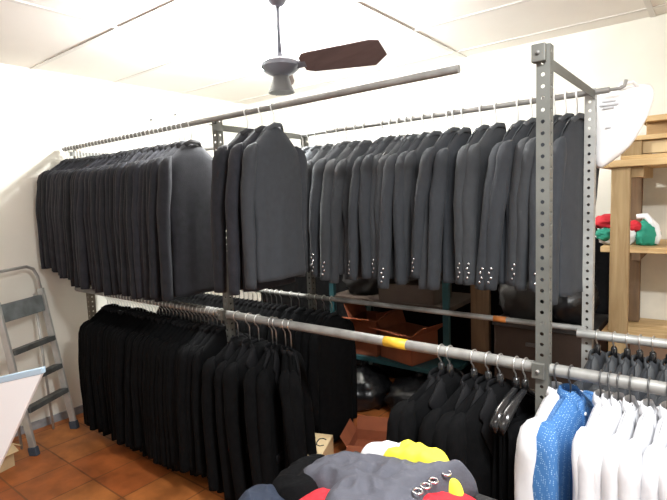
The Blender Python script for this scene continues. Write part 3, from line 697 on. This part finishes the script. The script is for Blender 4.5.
# ------------------------------------------------------------------ table with heaped clothes
TZ = .74
tb = thing('table', 'dark folding table at the near edge, heaped with clothes', 'table', (-.35, .78, 0)); TB = Vector((-.35, .78, 0))
MB().box((-.50, -.37, TZ - .03), (.60, .37, TZ)).build('tabletop', M['table'], tb, smooth=False, bevel=.006)
MB().tube([(-.50, .372, TZ - .012), (.60, .372, TZ - .012)], .006, 8).build('edge_band', M['tleg'], tb)
for x in (-.44, .54):
    for y in (-.31, .31): MB().tube([(x, y, 0), (x, y, TZ - .03)], .014, 10).build('leg', M['tleg'], tb)
    MB().tube([(x, -.31, .2), (x, .31, .2)], .010, 8).build('crossbar', M['tleg'], tb)
def heap(pts, z0, hf, seed, amp=.012, n=140, m=34, lip=.004, fold=0.):
    """a rumpled garment: outline pts in the room, height hf(x, y) over z0"""
    cx = sum(p[0] for p in pts) / len(pts); cy = sum(p[1] for p in pts) / len(pts)
    cr = []
    N = len(pts)
    for i in range(n):
        u = i / n * N; k = int(u); t = u - k; p = [pts[(k + j - 1) % N] for j in range(4)]
        cr.append(tuple(.5 * (2 * p[1][q] + (p[2][q] - p[0][q]) * t + (2 * p[0][q] - 5 * p[1][q] + 4 * p[2][q] - p[3][q]) * t * t + (3 * p[1][q] - p[0][q] - 3 * p[2][q] + p[3][q]) * t ** 3) for q in (0, 1)))
    rings = []
    def top(x, y, r):
        w = noise.noise(Vector((x * 9, y * 9, seed))) + .6 * noise.noise(Vector((x * 22, y * 22, seed + 3)))
        rg = 1 - abs(noise.noise(Vector((x * 11 + y * 7, y * 9 - x * 6, seed + 8)))) * 2
        rg2 = 1 - abs(noise.noise(Vector((x * 19 - y * 12, y * 17 + x * 9, seed + 5)))) * 2.5
        return z0 + lip + hf(x, y) * (1 - r ** 4.5) ** .62 + amp * (w * .5 + 1.6 * math.copysign(abs(rg) ** .8, rg) + .9 * rg2) * (1 - r ** 9)
    rings.append([(cx + (p[0] - cx) * .97, cy + (p[1] - cy) * .97, z0) for p in cr])
    for k in range(m, 0, -1):
        r = (k / m) ** .8
        rings.append([(cx + (p[0] - cx) * r, cy + (p[1] - cy) * r, max(z0 + lip * .8, top(cx + (p[0] - cx) * r, cy + (p[1] - cy) * r, r))) for p in cr])
    mb = MB(); mb.loft(rings, cap=False); k = len(mb.v)
    mb.v.append((cx, cy, top(cx, cy, 0))); mb.f += [(k - n + i, k - n + (i + 1) % n, k) for i in range(n)]
    mb.v.append((cx, cy, z0)); mb.f += [(i, k + 1, (i + 1) % n) for i in range(n)]
    return mb
def cloth(nme, label, pts, z0, hf, seed, m, amp=.012, cat='garment', **k):
    o = heap(pts, z0, hf, seed, amp, **k).build(nme, m); return tag(o, label, cat)
cloth('red_garment', 'red folded garment at the bottom of the heap on the table', [(-.80, .80), (-.80, .90), (-.74, .945), (-.6, .98), (-.47, 1.09), (-.43, 1.08), (-.45, .95), (-.55, .80), (-.70, .76)], TZ, lambda x, y: .035, 1, M['red'], .006)
cloth('white_garment', 'white garment peeking out behind the grey one on the heap', [(-.77, 1.06), (-.76, 1.13), (-.68, 1.145), (-.60, 1.13), (-.62, 1.07), (-.70, 1.06)], TZ + .03, lambda x, y: .038, 2, M['whitec'], .008)
cloth('yellow_garment', 'bright yellow garment sticking out beneath the grey one', [(-.70, 1.05), (-.70, 1.13), (-.62, 1.148), (-.55, 1.145), (-.485, 1.10), (-.462, 1.06), (-.50, 1.045), (-.60, 1.06)], TZ + .01, lambda x, y: .074 - .03 * sm((x + .55) / .08), 3, M['yellow'], .008)
gr = cloth('grey_trousers', 'crumpled slate grey trousers on top of the heap, metal rings at the waist',
      [(-.86, .90), (-.875, .97), (-.845, 1.03), (-.76, 1.06), (-.66, 1.085), (-.56, 1.105), (-.455, 1.125), (-.475, 1.075), (-.52, 1.0), (-.50, .93), (-.55, .82), (-.66, .76), (-.72, .83), (-.735, .88), (-.80, .89)],
      TZ + .012, lambda x, y: .042 + .012 * sm((x + .85) / .2) + .055 * sm((x + .58) / .12) * sm((y - .98) / .1), 5, M['grey'], .010)
for p in ((-.505, 1.055, .825), (-.52, 1.015, .82), (-.525, .985, .82), (-.53, .955, .82)):
    MB().torus(p, .011, .0028, 'z').build('ring', M['silver'], gr)['label'] = 'silver metal ring'
cloth('black_garment', 'fluffy black garment tucked under the grey trousers, next to the red one', [(-.915, .86), (-.925, .97), (-.90, 1.04), (-.85, 1.03), (-.78, .94), (-.76, .89), (-.80, .84), (-.86, .83)], TZ, lambda x, y: .03, 6, M['blackc'], .007)
cloth('navy_garment', 'navy folded garment at the corner of the table nearest the coats', [(-.94, .76), (-.945, .83), (-.90, .86), (-.86, .855), (-.81, .80), (-.80, .70), (-.88, .68)], TZ, lambda x, y: .014, 7, M['navy'], .006)
cloth('dark_garment', 'dark crumpled garment in front of the red one on the table', [(-.80, .70), (-.79, .79), (-.70, .79), (-.60, .74), (-.60, .62), (-.72, .60)], TZ, lambda x, y: .012, 8, M['blackc'], .006)

# two nails in the pale wall above the packed jackets
for y, z, lab in ((2.574, 2.259, 'small dark nail in the pale wall nearer the far corner'), (2.343, 2.195, 'small dark nail in the pale wall nearer the stepladder end')):
    o = MB().tube([(XL - .005, y, z), (XL + .02, y, z), (XL + .024, y, z)], [.005, .005, .009], 10).build('nail', M['nail']); tag(o, lab, 'nail')

# ------------------------------------------------------------------ light
def area(name, loc, rot, size, power, col=(1, 1, 1), sy=None):
    l = bpy.data.lights.new(name, 'AREA'); l.energy = power; l.color = col; l.size = size
    if sy: l.shape = 'RECTANGLE'; l.size_y = sy
    o = bpy.data.objects.new(name, l); COL.objects.link(o); o.location = loc; o.rotation_euler = rot; return o
area('ceiling_tube_light', (.30, .80, 2.40), (0, 0, 0), 1.2, 92, (.96, .99, 1.0), .15)
area('added_uplight', (-2.055, 2.05, 2.21), (PI, 0, 0),   .10, 45, (.98, 1, .98))  # added upward light, boosts the bulb's wash on ceiling and walls
area('front_ceiling_light', (-1.0, -.4, 2.40), (0, 0, 0), 1.2, 15, (1, .97, .90), .3)
w = bpy.data.worlds.new('World'); bpy.context.scene.world = w; w.use_nodes = True
w.node_tree.nodes['Background'].inputs['Color'].default_value = (.95, .98, 1, 1); w.node_tree.nodes['Background'].inputs['Strength'].default_value = .5

# ------------------------------------------------------------------ camera
yaw, pitch, roll = map(math.radians, (38.105, 5.923, -2.273))
f = Vector((-math.sin(yaw) * math.cos(pitch), math.cos(yaw) * math.cos(pitch), -math.sin(pitch)))
r0 = Vector((math.cos(yaw), math.sin(yaw), 0)); u0 = r0.cross(f)
r = r0 * math.cos(roll) + u0 * math.sin(roll); u = -r0 * math.sin(roll) + u0 * math.cos(roll)
cd = bpy.data.cameras.new('camera'); cam = bpy.data.objects.new('camera', cd); COL.objects.link(cam)
cam.matrix_world = Matrix(((r.x, u.x, -f.x, 0), (r.y, u.y, -f.y, 0), (r.z, u.z, -f.z, 1.5), (0, 0, 0, 1)))
cd.sensor_width = 36; cd.lens = 494.29 / 667 * 36; cd.clip_start = .05
sc = bpy.context.scene; sc.camera = cam
sc.view_settings.view_transform = 'Standard'; sc.view_settings.look = 'None'; sc.view_settings.gamma = 1; sc.view_settings.exposure = 0
sc.cycles.max_bounces = 8; sc.cycles.diffuse_bounces = 4
